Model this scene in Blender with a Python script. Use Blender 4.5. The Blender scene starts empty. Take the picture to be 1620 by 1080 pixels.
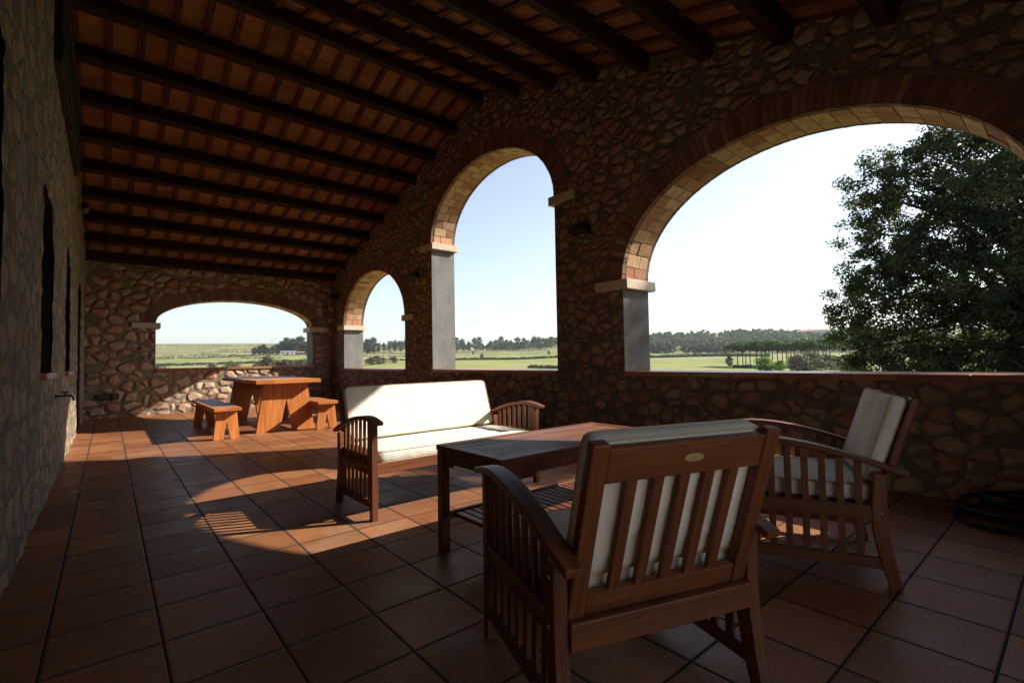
import bpy, math, random
import numpy as np
from mathutils import Vector, Matrix, geometry
random.seed(7); RNG = np.random.default_rng(11)
SC = bpy.context.scene
COL = SC.collection
R = math.radians

# ------------------------------------------------------------------ camera
EYE = Vector((0, 0, 1.07))
yaw, pit, rol = R(39.98), R(2.10), R(0.99)
fw = Vector((math.sin(yaw)*math.cos(pit), math.cos(yaw)*math.cos(pit), math.sin(pit)))
rt = Vector((math.cos(yaw), -math.sin(yaw), 0)); dn = fw.cross(rt)
rt2 = math.cos(rol)*rt + math.sin(rol)*dn
dn2 = -math.sin(rol)*rt + math.cos(rol)*dn
cam_d = bpy.data.cameras.new('camera'); cam = bpy.data.objects.new('camera', cam_d); COL.objects.link(cam)
m = Matrix((rt2, -dn2, -fw)).transposed().to_4x4(); m.translation = EYE; cam.matrix_world = m
cam_d.sensor_width = 36; cam_d.lens = 36*762.9/1620; cam_d.clip_start = 0.05; cam_d.clip_end = 20000
SC.camera = cam
# ------------------------------------------------------------------ light
TO_SUN = Vector((1, -0.49, 0.672)).normalized()
SUN_EL = math.asin(TO_SUN.z); SUN_ROT = math.atan2(TO_SUN.x, TO_SUN.y)
w = bpy.data.worlds.new('World'); SC.world = w; w.use_nodes = True
nt = w.node_tree; nt.nodes.clear()
sky = nt.nodes.new('ShaderNodeTexSky'); sky.sky_type = 'NISHITA'; sky.sun_disc = False
sky.sun_elevation = SUN_EL; sky.sun_rotation = SUN_ROT; sky.air_density = 1.0; sky.dust_density = 1.0; sky.ozone_density = 1.0
bg = nt.nodes.new('ShaderNodeBackground'); bg.inputs['Strength'].default_value = 0.10
wo = nt.nodes.new('ShaderNodeOutputWorld')
hs_=nt.nodes.new('ShaderNodeHueSaturation');hs_.inputs['Saturation'].default_value=.75;hs_.inputs['Value'].default_value=1.1
nt.links.new(sky.outputs[0], hs_.inputs['Color']);nt.links.new(hs_.outputs[0], bg.inputs[0]); nt.links.new(bg.outputs[0], wo.inputs[0])
sl = bpy.data.lights.new('sun', 'SUN'); sl.energy = 5.0; sl.angle = R(0.55); sl.color = (1.0, 0.93, 0.82)
so = bpy.data.objects.new('sun', sl); COL.objects.link(so)
so.rotation_euler = (-TO_SUN).to_track_quat('-Z', 'Y').to_euler(); so.location = (20, -10, 20)
SC.view_settings.view_transform = 'Standard'; SC.view_settings.look = 'None'
SC.view_settings.exposure = 1.1; SC.view_settings.gamma = 1.0
SC.render.engine = 'CYCLES'

# ------------------------------------------------------------------ helpers
def tag(o, label=None, cat=None, group=None, kind=None):
    if label: o['label'] = label
    if cat: o['category'] = cat
    if group: o['group'] = group
    if kind: o['kind'] = kind
    return o
def empty(name, loc=(0,0,0), rz=0, label=None, cat=None, group=None):
    o = bpy.data.objects.new(name, None); COL.objects.link(o); o.location = loc; o.rotation_euler = (0,0,rz)
    o.empty_display_size = 0.1
    return tag(o, label, cat, group)
def copy_tree(o, parent=None):
    c = o.copy(); COL.objects.link(c)
    if parent: c.parent = parent
    for ch in list(o.children): copy_tree(ch, c)
    return c
class MB:
    """collects boxes, bars and tubes into one mesh; uv runs along the grain"""
    def __init__(s): s.v=[]; s.f=[]; s.uv=[]; s.tone=[]; s.smooth=[]
    def add(s, vs, fs, uvs=None, tone=None, smooth=False):
        n=len(s.v); s.v += [tuple(p) for p in vs]
        t = random.random() if tone is None else tone
        for i,f in enumerate(fs):
            s.f.append(tuple(n+k for k in f)); s.tone.append(t); s.smooth.append(smooth)
            s.uv.append(uvs[i] if uvs else [(0,0)]*len(f))
    def hexa(s, c, tone=None):
        # c: 8 corners: bottom 4 ccw, top 4 ccw
        fs=[(0,3,2,1),(4,5,6,7),(0,1,5,4),(1,2,6,5),(2,3,7,6),(3,0,4,7)]
        c=[Vector(p) for p in c]
        ex=((c[1]-c[0]).length,(c[3]-c[0]).length,(c[4]-c[0]).length)
        ax=[(c[1]-c[0]),(c[3]-c[0]),(c[4]-c[0])]; L=ax[max(range(3),key=lambda i:ex[i])].normalized()
        ou,ov=random.random()*20,random.random()*20
        uvs=[]
        for f in fs:
            p=[c[k] for k in f]; nrm=(p[1]-p[0]).cross(p[2]-p[0])
            nrm = nrm.normalized() if nrm.length>1e-12 else Vector((0,0,1))
            t=L-nrm*L.dot(nrm)
            t=(p[1]-p[0]) if t.length<.3 else t
            t.normalize(); b=nrm.cross(t)
            uvs.append([((q-c[0]).dot(t)+ou,(q-c[0]).dot(b)+ov+.37*fs.index(f)) for q in p])
        s.add(c,fs,uvs,tone)
    def box(s,x0,x1,y0,y1,z0,z1,tone=None,M=None):
        c=[Vector(p) for p in ((x0,y0,z0),(x1,y0,z0),(x1,y1,z0),(x0,y1,z0),(x0,y0,z1),(x1,y0,z1),(x1,y1,z1),(x0,y1,z1))]
        if M: c=[M@p for p in c]
        s.hexa(c,tone)
    def bar(s,a,b,w,h,up=(0,0,1),tone=None):
        a=Vector(a);b=Vector(b);d=(b-a).normalized();up=Vector(up)
        sd=d.cross(up).normalized();u=sd.cross(d).normalized()
        sd=sd*w/2;u=u*h/2
        s.hexa([a-sd-u,a+sd-u,b+sd-u,b-sd-u,a-sd+u,a+sd+u,b+sd+u,b-sd+u],tone)
    def sweep(s,pts,w,h,side,tone=None):
        # rectangle w (along side) x h swept along pts
        pts=[Vector(p) for p in pts];side=Vector(side).normalized();vs=[];n=len(pts);ou,ov=random.random()*20,random.random()*20
        L=0;Ls=[]
        ws=w if isinstance(w,(list,tuple)) else [w]*n; hs=h if isinstance(h,(list,tuple)) else [h]*n
        for i,p in enumerate(pts):
            if i: L+=(p-pts[i-1]).length
            Ls.append(L)
            d=(pts[min(i+1,n-1)]-pts[max(i-1,0)]).normalized();nr=side.cross(d).normalized()
            for a,b in ((-1,-1),(1,-1),(1,1),(-1,1)): vs.append(p+side*a*ws[i]/2+nr*b*hs[i]/2)
        fs=[];uv=[]
        for i in range(n-1):
            for k in range(4):
                k2=(k+1)%4;fs.append((i*4+k,i*4+k2,(i+1)*4+k2,(i+1)*4+k))
                v0=ov+k*.31;dv=.06
                uv.append([(Ls[i]+ou,v0),(Ls[i]+ou,v0+dv),(Ls[i+1]+ou,v0+dv),(Ls[i+1]+ou,v0)])
        fs.append((3,2,1,0));uv.append([(ou,ov),(ou,ov+.03),(ou+.03,ov+.03),(ou+.03,ov)])
        e=(n-1)*4;fs.append((e,e+1,e+2,e+3));uv.append([(ou,ov),(ou,ov+.03),(ou+.03,ov+.03),(ou+.03,ov)])
        s.add(vs,fs,uv,tone)
    def tube(s,pts,r,n=8,cap=True,tone=None):
        pts=[Vector(p) for p in pts];m_=len(pts);rs=r if isinstance(r,(list,tuple)) else [r]*m_
        vs=[];fs=[];uv=[];L=0;pn=None
        for i,p in enumerate(pts):
            d=(pts[min(i+1,m_-1)]-pts[max(i-1,0)])
            d=d.normalized() if d.length>1e-9 else Vector((0,0,1))
            if pn is None:
                a=Vector((0,0,1)) if abs(d.z)<.9 else Vector((1,0,0));pn=(a-d*a.dot(d)).normalized()
            else:
                pn=pn-d*pn.dot(d);pn=pn.normalized() if pn.length>1e-6 else d.orthogonal().normalized()
            b=d.cross(pn)
            for k in range(n):
                t=2*math.pi*k/n;vs.append(p+(pn*math.cos(t)+b*math.sin(t))*rs[i])
        for i in range(m_-1):
            for k in range(n):
                k2=(k+1)%n;fs.append((i*n+k,i*n+k2,(i+1)*n+k2,(i+1)*n+k));uv.append([(i*.1,k/n),(i*.1,(k+1)/n),((i+1)*.1,(k+1)/n),((i+1)*.1,k/n)])
        if cap:
            fs.append(tuple(range(n-1,-1,-1)));uv.append([(0,0)]*n)
            fs.append(tuple((m_-1)*n+k for k in range(n)));uv.append([(0,0)]*n)
        s.add(vs,fs,uv,tone,smooth=True)
    def prism(s,poly,axis,a,b,tone=None):
        # poly: list of 2-D points; axis 'x': (y,z); 'y': (x,z); 'z': (x,y); extruded from a to b
        def P(q,t): return {'x':(t,q[0],q[1]),'y':(q[0],t,q[1]),'z':(q[0],q[1],t)}[axis]
        n=len(poly);vs=[P(q,a) for q in poly]+[P(q,b) for q in poly]
        tri=geometry.tessellate_polygon([[Vector((q[0],q[1],0)) for q in poly]])
        fs=[];uv=[];ou=random.random()*20
        def add(f,pl): fs.append(f);uv.append(pl)
        for t in tri:
            add(tuple(t),[(poly[k][1]+ou,poly[k][0]+3) for k in t]);add(tuple(n+k for k in reversed(t)),[(poly[k][1]+ou,poly[k][0]) for k in reversed(t)])
        for k in range(n):
            k2=(k+1)%n;l=math.dist(poly[k],poly[k2]);add((k,k2,n+k2,n+k),[(ou,0),(ou+l,0),(ou+l,abs(b-a)),(ou,abs(b-a))])
        s.add(vs,fs,uv,tone)
    def build(s,name,mat,parent=None,bevel=0,recalc=True):
        me=bpy.data.meshes.new(name);me.from_pydata([tuple(p) for p in s.v],[],s.f)
        ul=me.uv_layers.new(name='UVMap');k=0;fl=[]
        for u in s.uv:
            for q in u: fl+= [q[0],q[1]]
        ul.data.foreach_set('uv',fl)
        at=me.attributes.new('tone','FLOAT','FACE');at.data.foreach_set('value',s.tone)
        me.polygons.foreach_set('use_smooth',s.smooth)
        if mat: me.materials.append(mat)
        me.validate();me.update()
        if recalc:
            import bmesh
            b=bmesh.new();b.from_mesh(me);bmesh.ops.recalc_face_normals(b,faces=b.faces);b.to_mesh(me);b.free()
        o=bpy.data.objects.new(name,me);COL.objects.link(o)
        if parent: o.parent=parent
        if bevel:
            bm_=o.modifiers.new('bevel','BEVEL');bm_.width=bevel;bm_.segments=2;bm_.limit_method='ANGLE';bm_.angle_limit=R(40);bm_.harden_normals=False
        return o
def np_mesh(name,V,F,mat,parent=None,tone=None,smooth=False):
    V=np.asarray(V,np.float32);F=np.asarray(F,np.int32)
    me=bpy.data.meshes.new(name);me.vertices.add(len(V));me.vertices.foreach_set('co',V.ravel())
    k=F.shape[1];me.loops.add(F.size);me.loops.foreach_set('vertex_index',F.ravel())
    me.polygons.add(len(F));me.polygons.foreach_set('loop_start',np.arange(len(F),dtype=np.int32)*k)
    me.polygons.foreach_set('loop_total',np.full(len(F),k,np.int32))
    me.update(calc_edges=True)
    if tone is not None:
        at=me.attributes.new('tone','FLOAT','FACE');at.data.foreach_set('value',np.asarray(tone,np.float32))
    if smooth: me.polygons.foreach_set('use_smooth',np.ones(len(F),bool))
    if mat: me.materials.append(mat)
    o=bpy.data.objects.new(name,me);COL.objects.link(o)
    if parent: o.parent=parent
    return o

# ------------------------------------------------------------------ materials
class N:
    def __init__(s,name,rough=.7,spec=.4):
        s.m=bpy.data.materials.new(name);s.m.use_nodes=True;s.t=s.m.node_tree;s.b=s.t.nodes['Principled BSDF']
        s.b.inputs['Roughness'].default_value=rough;s.b.inputs['Specular IOR Level'].default_value=spec
    def n(s,ty,**k):
        x=s.t.nodes.new('ShaderNode'+ty)
        for a,b in k.items(): setattr(x,a,b)
        return x
    def l(s,a,b): s.t.links.new(a,b)
    def coord(s,kind='Object',scale=(1,1,1),rot=(0,0,0)):
        c=s.n('TexCoord');mp=s.n('Mapping');mp.inputs['Scale'].default_value=scale;mp.inputs['Rotation'].default_value=rot
        s.l(c.outputs[kind],mp.inputs[0]);return mp.outputs[0]
    def noise(s,vec,scale,detail=4,rough=.55,dist=0):
        x=s.n('TexNoise');x.inputs['Scale'].default_value=scale;x.inputs['Detail'].default_value=detail
        x.inputs['Roughness'].default_value=rough;x.inputs['Distortion'].default_value=dist;s.l(vec,x.inputs['Vector']);return x
    def ramp(s,fac,stops,interp='LINEAR'):
        x=s.n('ValToRGB');x.color_ramp.interpolation=interp;e=x.color_ramp.elements
        while len(e)>1: e.remove(e[-1])
        e[0].position=stops[0][0];e[0].color=(*stops[0][1],1)
        for p,c in stops[1:]:
            q=e.new(p);q.color=(*c,1)
        s.l(fac,x.inputs[0]);return x.outputs[0]
    def mix(s,fac,a,b,bt='MIX'):
        x=s.n('Mix');x.data_type='RGBA';x.blend_type=bt
        for i,v in ((0,fac),(6,a),(7,b)):
            if isinstance(v,(int,float)): x.inputs[i].default_value=v
            elif isinstance(v,tuple): x.inputs[i].default_value=(*v,1)
            else: s.l(v,x.inputs[i])
        return x.outputs[2]
    def math(s,op,a,b=None,c=None,clamp=False):
        x=s.n('Math');x.operation=op;x.use_clamp=clamp
        for i,v in enumerate((a,b,c)):
            if v is None: continue
            if isinstance(v,(int,float)): x.inputs[i].default_value=v
            else: s.l(v,x.inputs[i])
        return x.outputs[0]
    def smooth(s,v,a,b,lo=0,hi=1):
        x=s.n('MapRange');x.interpolation_type='SMOOTHSTEP'
        s.l(v,x.inputs[0]);x.inputs[1].default_value=a;x.inputs[2].default_value=b;x.inputs[3].default_value=lo;x.inputs[4].default_value=hi
        return x.outputs[0]
    def bump(s,h,strength=.5,dist=.01,nrm=None):
        x=s.n('Bump');x.inputs['Strength'].default_value=strength;x.inputs['Distance'].default_value=dist;s.l(h,x.inputs['Height'])
        if nrm is not None: s.l(nrm,x.inputs['Normal'])
        s.l(x.outputs[0],s.b.inputs['Normal']);return x.outputs[0]
    def color(s,c):
        if isinstance(c,tuple): s.b.inputs['Base Color'].default_value=(*c,1)
        else: s.l(c,s.b.inputs['Base Color'])
    def attr(s,name='tone'):
        x=s.n('Attribute');x.attribute_name=name;return x.outputs['Fac']

def stone_mat(name,scale,mortar,stones,edge=(.035,.10),bump=.05,zs=1.35,fine=1.0):
    k=N(name,.92,.2);v=k.coord('Object',(1,1,zs))
    wv=k.noise(v,1.9,3,.6);add=k.n('VectorMath',operation='MULTIPLY_ADD')
    k.l(wv.outputs['Color'],add.inputs[0]);add.inputs[1].default_value=(.20,.20,.20);k.l(v,add.inputs[2])
    wv2=k.noise(v,11,3,.6);add2=k.n('VectorMath',operation='MULTIPLY_ADD')
    k.l(wv2.outputs['Color'],add2.inputs[0]);add2.inputs[1].default_value=(.045,.045,.045);k.l(add.outputs[0],add2.inputs[2])
    vo=k.n('TexVoronoi',feature='DISTANCE_TO_EDGE');vo.inputs['Scale'].default_value=scale;k.l(add2.outputs[0],vo.inputs['Vector'])
    vc=k.n('TexVoronoi',feature='F1');vc.inputs['Scale'].default_value=scale;k.l(add2.outputs[0],vc.inputs['Vector'])
    sep=k.n('SeparateColor');k.l(vc.outputs['Color'],sep.inputs[0])
    mask=k.math('MULTIPLY',k.smooth(vo.outputs['Distance'],edge[0],edge[1]),k.smooth(vc.outputs['Distance'],.72,.58))
    base=k.ramp(sep.outputs[0],stones)
    n1=k.noise(v,9,6,.65);n2=k.noise(v,38,5,.7)
    blot=k.ramp(n1.outputs[0],[(.3,(.55,.5,.45)),(.5,(1,1,1)),(.72,(1.35,1.2,1.05))])
    base=k.mix(.75,base,blot,'MULTIPLY')
    rust=k.smooth(n1.outputs[0],.56,.68);base=k.mix(k.math('MULTIPLY',rust,.45),base,(.33,.12,.05))
    fl=k.ramp(n2.outputs[0],[(.35,(.72,.72,.72)),(.6,(1.12,1.12,1.12))]);base=k.mix(.7,base,fl,'MULTIPLY')
    mo=k.mix(k.smooth(n1.outputs[0],.35,.65),mortar,tuple(c*.62 for c in mortar));mo=k.mix(.6,mo,fl,'MULTIPLY')
    k.color(k.mix(mask,mo,base))
    dome=k.math('MULTIPLY',k.smooth(vo.outputs['Distance'],edge[0]*.6,edge[1]*2.2),k.smooth(vc.outputs['Distance'],.72,.42))
    h=k.math('ADD',k.math('MULTIPLY',dome,1.0),k.math('MULTIPLY',n2.outputs[0],.30*fine))
    h=k.math('ADD',h,k.math('MULTIPLY',n1.outputs[0],.45))
    k.bump(h,1.0,bump);return k.m
def wood_mat(name,dark,light,rough=.45,spec=.4,knots=False,scale=1.0):
    k=N(name,rough,spec);v=k.coord('UV',(1.6*scale,28*scale,1))
    a=k.noise(v,1.6,6,.6,.25);v2=k.coord('UV',(.9,7,1));b=k.noise(v2,2,3,.5)
    c=k.ramp(a.outputs[0],[(.3,dark),(.5,tuple((x+y)/2 for x,y in zip(dark,light))),(.7,light)])
    c=k.mix(.8,c,k.ramp(b.outputs[0],[(.3,(.72,.68,.66)),(.6,(1.1,1.08,1.05))]),'MULTIPLY')
    c=k.mix(.65,c,k.ramp(k.attr(),[(0,(.74,.70,.68)),(1,(1.16,1.12,1.08))]),'MULTIPLY')
    if knots:
        vk=k.n('TexVoronoi');vk.inputs['Scale'].default_value=1;k.l(k.coord('UV',(2.2,4.2,1)),vk.inputs['Vector'])
        c=k.mix(k.smooth(vk.outputs['Distance'],.10,.03),c,tuple(x*.45 for x in dark))
    k.color(c);k.l(k.ramp(a.outputs[0],[(.3,(rough+.12,)*3),(.7,(rough-.05,)*3)]),k.b.inputs['Roughness'])
    k.bump(a.outputs[0],.35,.0015);return k.m
def brick_mat(name,stops,rough=.9):
    k=N(name,rough,.25);v=k.coord('Object');a=k.noise(v,14,5,.65);b=k.noise(v,60,4,.6)
    c=k.ramp(k.attr(),stops)
    c=k.mix(.8,c,k.ramp(a.outputs[0],[(.3,(.66,.6,.55)),(.55,(1.05,1.05,1.05)),(.75,(1.25,1.2,1.1))]),'MULTIPLY')
    k.color(c);k.bump(k.math('ADD',a.outputs[0],k.math('MULTIPLY',b.outputs[0],.6)),.7,.006);return k.m
def plain_mat(name,c1,c2,scale=8,rough=.8,spec=.3,bump=.3,bd=.004,metal=0):
    k=N(name,rough,spec);v=k.coord('Object');a=k.noise(v,scale,6,.62);k.b.inputs['Metallic'].default_value=metal
    k.color(k.ramp(a.outputs[0],[(.32,c1),(.68,c2)]));k.bump(a.outputs[0],bump,bd);return k.m

M={}
STONES=[(0,(.27,.155,.105)),(.2,(.35,.235,.165)),(.4,(.40,.29,.205)),(.6,(.36,.175,.115)),(.8,(.45,.335,.24)),(1,(.31,.20,.14))]
M['stone']=stone_mat('rubble_stone',5.9,(.165,.135,.095),[(p,tuple(min(1,c*.92) for c in q)) for p,q in STONES],edge=(.025,.125),bump=.026)
M['stone_far']=stone_mat('rubble_stone_pale',4.0,(.25,.21,.15),[(p,tuple(min(1,c*1.25) for c in q)) for p,q in STONES],bump=.06,edge=(.028,.11))
M['stone_left']=stone_mat('flush_pointed_stone',4.2,(.23,.205,.155),[(0,(.32,.20,.13)),(.35,(.37,.29,.21)),(.7,(.42,.29,.20)),(1,(.27,.22,.17))],edge=(.03,.12),bump=.035,fine=3.0)
# floor: square terracotta tiles with dark open joints
k=N('terracotta_floor',.42,.28);c=k.n('TexCoord');sx=k.n('SeparateXYZ');k.l(c.outputs['Object'],sx.inputs[0])
def cell(o,off):
    t=k.math('DIVIDE',k.math('SUBTRACT',o,off),.351);return k.math('FLOOR',t),k.math('ABSOLUTE',k.math('SUBTRACT',k.math('FRACT',t),.5))
ix,fx=cell(sx.outputs[0],.176);iy,fy=cell(sx.outputs[1],.235)
cx=k.n('CombineXYZ');k.l(ix,cx.inputs[0]);k.l(iy,cx.inputs[1]);wn=k.n('TexWhiteNoise');k.l(cx.outputs[0],wn.inputs['Vector'])
ed=k.math('MAXIMUM',fx,fy);wob=k.noise(c.outputs['Object'],30,3,.6)
ed2=k.math('ADD',ed,k.math('MULTIPLY',k.math('SUBTRACT',wob.outputs[0],.5),.006))
joint=k.smooth(ed2,.4845,.4895)
n1=k.noise(k.coord('Object'),3.2,6,.65);n2=k.noise(k.coord('Object'),55,4,.6)
base=k.ramp(wn.outputs['Value'],[(0,(.20,.074,.031)),(.3,(.285,.112,.045)),(.55,(.245,.100,.043)),(.8,(.335,.140,.056)),(1,(.23,.082,.032))])
base=k.mix(.8,base,k.ramp(n1.outputs[0],[(.3,(.74,.7,.66)),(.55,(1.04,1.04,1.04)),(.75,(1.16,1.12,1.08))]),'MULTIPLY')
base=k.mix(.6,base,k.ramp(n2.outputs[0],[(.3,(.8,.8,.8)),(.65,(1.08,1.08,1.08))]),'MULTIPLY')
n3=k.noise(k.coord('Object'),1.1,5,.7,.8)
base=k.mix(k.math('MULTIPLY',k.smooth(n3.outputs[0],.54,.66),.35),base,(.30,.20,.13))
base=k.mix(k.math('MULTIPLY',k.smooth(n3.outputs[0],.44,.34),.4),base,(.12,.06,.035))
base=k.mix(k.math('MULTIPLY',k.smooth(ed2,.44,.485),.35),base,(.10,.055,.035))
k.color(k.mix(joint,base,(.022,.018,.015)))
rr=k.ramp(n1.outputs[0],[(.3,(.36,)*3),(.7,(.58,)*3)]);k.l(k.mix(joint,rr,(.95,.95,.95)),k.b.inputs['Roughness'])
edge=k.smooth(ed2,.474,.486,1,0)
k.bump(k.math('ADD',k.math('ADD',edge,k.math('MULTIPLY',n1.outputs[0],.5)),k.math('MULTIPLY',n2.outputs[0],.2)),.35,.003);M['floor']=k.m
M['teak']=wood_mat('oiled_hardwood',(.10,.032,.012),(.215,.072,.027),.48,.35)
M['pine']=wood_mat('orange_stained_timber',(.36,.115,.026),(.56,.215,.058),.42,.4,knots=True,scale=.7)
M['beam']=wood_mat('dark_roof_beam',(.028,.011,.006),(.058,.024,.013),.75,.15)
M['batten']=wood_mat('red_brown_batten',(.08,.028,.014),(.14,.05,.026),.75,.2)
M['rooftile']=brick_mat('ceiling_terracotta',[(0,(.22,.092,.042)),(.5,(.32,.150,.070)),(1,(.26,.112,.050))])
M['ring']=brick_mat('arch_ring_brick',[(0,(.15,.065,.04)),(.5,(.25,.135,.082)),(.85,(.21,.11,.068)),(1,(.34,.23,.145))])
M['soffit']=brick_mat('soffit_brick',[(0,(.36,.16,.09)),(.22,(.52,.31,.18)),(.5,(.64,.44,.28)),(.72,(.55,.36,.21)),(.88,(.48,.25,.14)),(1,(.33,.15,.09))])
M['mortar']=plain_mat('lime_mortar',(.16,.12,.085),(.24,.19,.14),20,.95,.1,.5,.006)
k=N('grey_render',.92,.12);v=k.coord('Object');a=k.noise(v,1.6,6,.7,.6);b=k.noise(k.coord('Object',(1,1,.25)),7,5,.65);c_=k.noise(v,90,3,.6)
c=k.ramp(a.outputs[0],[(.3,(.155,.155,.15)),(.5,(.20,.198,.19)),(.7,(.235,.23,.215))]);c=k.mix(.55,c,k.ramp(b.outputs[0],[(.3,(.7,.7,.7)),(.6,(1.08,1.08,1.06))]),'MULTIPLY');k.color(c)
k.bump(k.math('ADD',b.outputs[0],k.math('MULTIPLY',c_.outputs[0],.4)),.6,.006);M['render']=k.m
M['impost']=plain_mat('pale_cut_stone',(.50,.40,.30),(.62,.53,.42),14,.85,.25,.4,.004)
k=N('sill_tile',.35,.5);v=k.coord('Object');a=k.noise(v,10,5,.6)
c=k.ramp(k.attr(),[(0,(.27,.10,.055)),(1,(.38,.17,.09))]);c=k.mix(.7,c,k.ramp(a.outputs[0],[(.3,(.75,.72,.7)),(.7,(1.15,1.1,1.1))]),'MULTIPLY');k.color(c);k.bump(a.outputs[0],.4,.003);M['sill']=k.m
M['dark']=plain_mat('dark_painted_wood',(.010,.010,.010),(.02,.018,.016),12,.5,.3,.2,.002)
M['metal']=plain_mat('black_metal',(.012,.012,.013),(.025,.025,.026),30,.45,.5,.1,.001,.3)
M['brass']=plain_mat('brass',(.62,.50,.24),(.75,.64,.36),40,.38,.5,.2,.0005,.8)
M['steel']=plain_mat('bolt_steel',(.5,.5,.5),(.65,.65,.65),40,.25,.5,.1,.0005,1.0)
M['glass']=plain_mat('dark_window_glass',(.010,.012,.014),(.014,.016,.018),2,.06,.5,0,.001)
M['hose']=plain_mat('black_rubber_hose',(.003,.003,.003),(.007,.007,.007),20,.55,.25,.1,.001)
M['leafbit']=plain_mat('pale_dry_leaf',(.45,.40,.32),(.62,.58,.5),60,.8,.2,.4,.002)
k=N('cream_canvas',.92,.15);v=k.coord('Object');a=k.noise(v,3,5,.6);w1=k.noise(k.coord('Object',(5,2.2,2.2)),1.6,3,.5,.6);wv=k.noise(k.coord('Object',(1,1,1)),420,2,.5)
c=k.ramp(a.outputs[0],[(.3,(.66,.62,.53)),(.6,(.78,.745,.67)),(.8,(.74,.69,.60))]);k.color(c)
k.bump(k.math('ADD',k.math('MULTIPLY',wv.outputs[0],.05),w1.outputs[0]),.6,.016);M['canvas']=k.m
M['piping']=plain_mat('tan_piping',(.50,.38,.24),(.58,.45,.30),40,.9,.1,.2,.001)
def leaf_mat(name,stops,trans=.35):
    k=N(name,.6,.2);k.color(k.ramp(k.attr(),stops))
    t=k.n('BsdfTranslucent');k.l(k.ramp(k.attr(),[(p,(c[0]*1.5,c[1]*1.7,c[2]*.8)) for p,c in stops]),t.inputs[0])
    mx=k.n('MixShader');mx.inputs[0].default_value=trans
    out=[n for n in k.t.nodes if n.type=='OUTPUT_MATERIAL'][0]
    k.l(k.b.outputs[0],mx.inputs[1]);k.l(t.outputs[0],mx.inputs[2]);k.l(mx.outputs[0],out.inputs[0]);return k.m
M['oak']=leaf_mat('evergreen_oak_leaf',[(0,(.020,.029,.015)),(.45,(.042,.056,.025)),(.8,(.085,.095,.042)),(1,(.15,.145,.075))],.34)
M['farleaf']=leaf_mat('woodland_leaf',[(0,(.034,.050,.024)),(.5,(.060,.082,.036)),(1,(.10,.12,.052))],.2)
M['poplar']=leaf_mat('pale_tree_leaf',[(0,(.05,.07,.03)),(.5,(.085,.115,.045)),(1,(.12,.14,.07))],.3)
M['pineleaf']=leaf_mat('pine_needle',[(0,(.035,.055,.018)),(.6,(.06,.10,.025)),(1,(.095,.15,.035))],.3)
M['shrub']=leaf_mat('grey_shrub_leaf',[(0,(.075,.072,.05)),(.5,(.11,.105,.075)),(1,(.15,.14,.10))],.2)
M['bright']=leaf_mat('bright_bush_leaf',[(0,(.07,.12,.02)),(1,(.13,.20,.04))],.4)
M['bark']=plain_mat('bark',(.05,.04,.03),(.11,.09,.07),10,.95,.1,.8,.02)
M['whitewall']=plain_mat('white_render',(.50,.48,.43),(.58,.56,.5),.5,.9,.2,.1,.01)
M['bluesheet']=plain_mat('pale_blue_sheet_roof',(.30,.42,.46),(.36,.48,.52),.8,.6,.3,.1,.01)
M['farroof']=plain_mat('far_terracotta_roof',(.33,.17,.10),(.42,.24,.15),.8,.9,.2,.1,.01)
M['farglass']=plain_mat('far_window',(.05,.06,.07),(.08,.09,.1),.5,.2,.5,.0,.01)
# fields
k=N('field_grass',.95,.1);c=k.n('TexCoord');P=c.outputs['Object']
a=k.noise(k.coord('Object',(1,1,0)),.011,5,.6);b=k.noise(k.coord('Object',(1,1,0)),.06,6,.65);d=k.noise(k.coord('Object',(1,1,0)),1.4,6,.7)
sz=k.n('SeparateXYZ');k.l(P,sz.inputs[0])
wz=k.math('ADD',k.math('MULTIPLY',sz.outputs[2],.36),k.math('MULTIPLY',b.outputs[0],2.6))
fr=k.math('FRACT',wz);line=k.math('MULTIPLY',k.smooth(fr,.80,.90),k.smooth(fr,1.0,.93))
col=k.ramp(a.outputs[0],[(.28,(.19,.22,.065)),(.42,(.26,.26,.10)),(.50,(.205,.24,.075)),(.56,(.31,.27,.15)),(.64,(.27,.25,.12)),(.74,(.21,.22,.085))])
col=k.mix(.7,col,k.ramp(b.outputs[0],[(.3,(.72,.72,.66)),(.6,(1.1,1.1,1.05))]),'MULTIPLY')
col=k.mix(.7,col,k.ramp(d.outputs[0],[(.3,(.7,.72,.7)),(.7,(1.15,1.12,1.1))]),'MULTIPLY')
hi=k.smooth(sz.outputs[2],3.5,9)
scr=k.ramp(b.outputs[0],[(.36,(.25,.20,.11)),(.48,(.25,.235,.10)),(.60,(.13,.12,.06))])
col=k.mix(k.math('MULTIPLY',hi,.9),col,scr)
col=k.mix(k.math('MULTIPLY',line,k.math('MULTIPLY',k.smooth(sz.outputs[2],.2,2),1.0)),col,(.07,.065,.035))
k.color(col);k.bump(d.outputs[0],.6,.15);M['field']=k.m
M['hill']=plain_mat('distant_hill_scrub',(.08,.11,.10),(.12,.15,.13),.004,.95,.1,.1,.5)

# ------------------------------------------------------------------ the porch
XL,XW,XO,YF,YO,YN = -.37,4.70,5.22,13.10,13.60,-.62
RY=6.32
def deck(y): return 5.505-.306*abs(y-RY)
mb=MB();mb.box(XL-.4,XO+.02,YN-.5,YO-.02,-.16,0,tone=.5)
fl=mb.build('floor',M['floor']);tag(fl,kind='structure')

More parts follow.
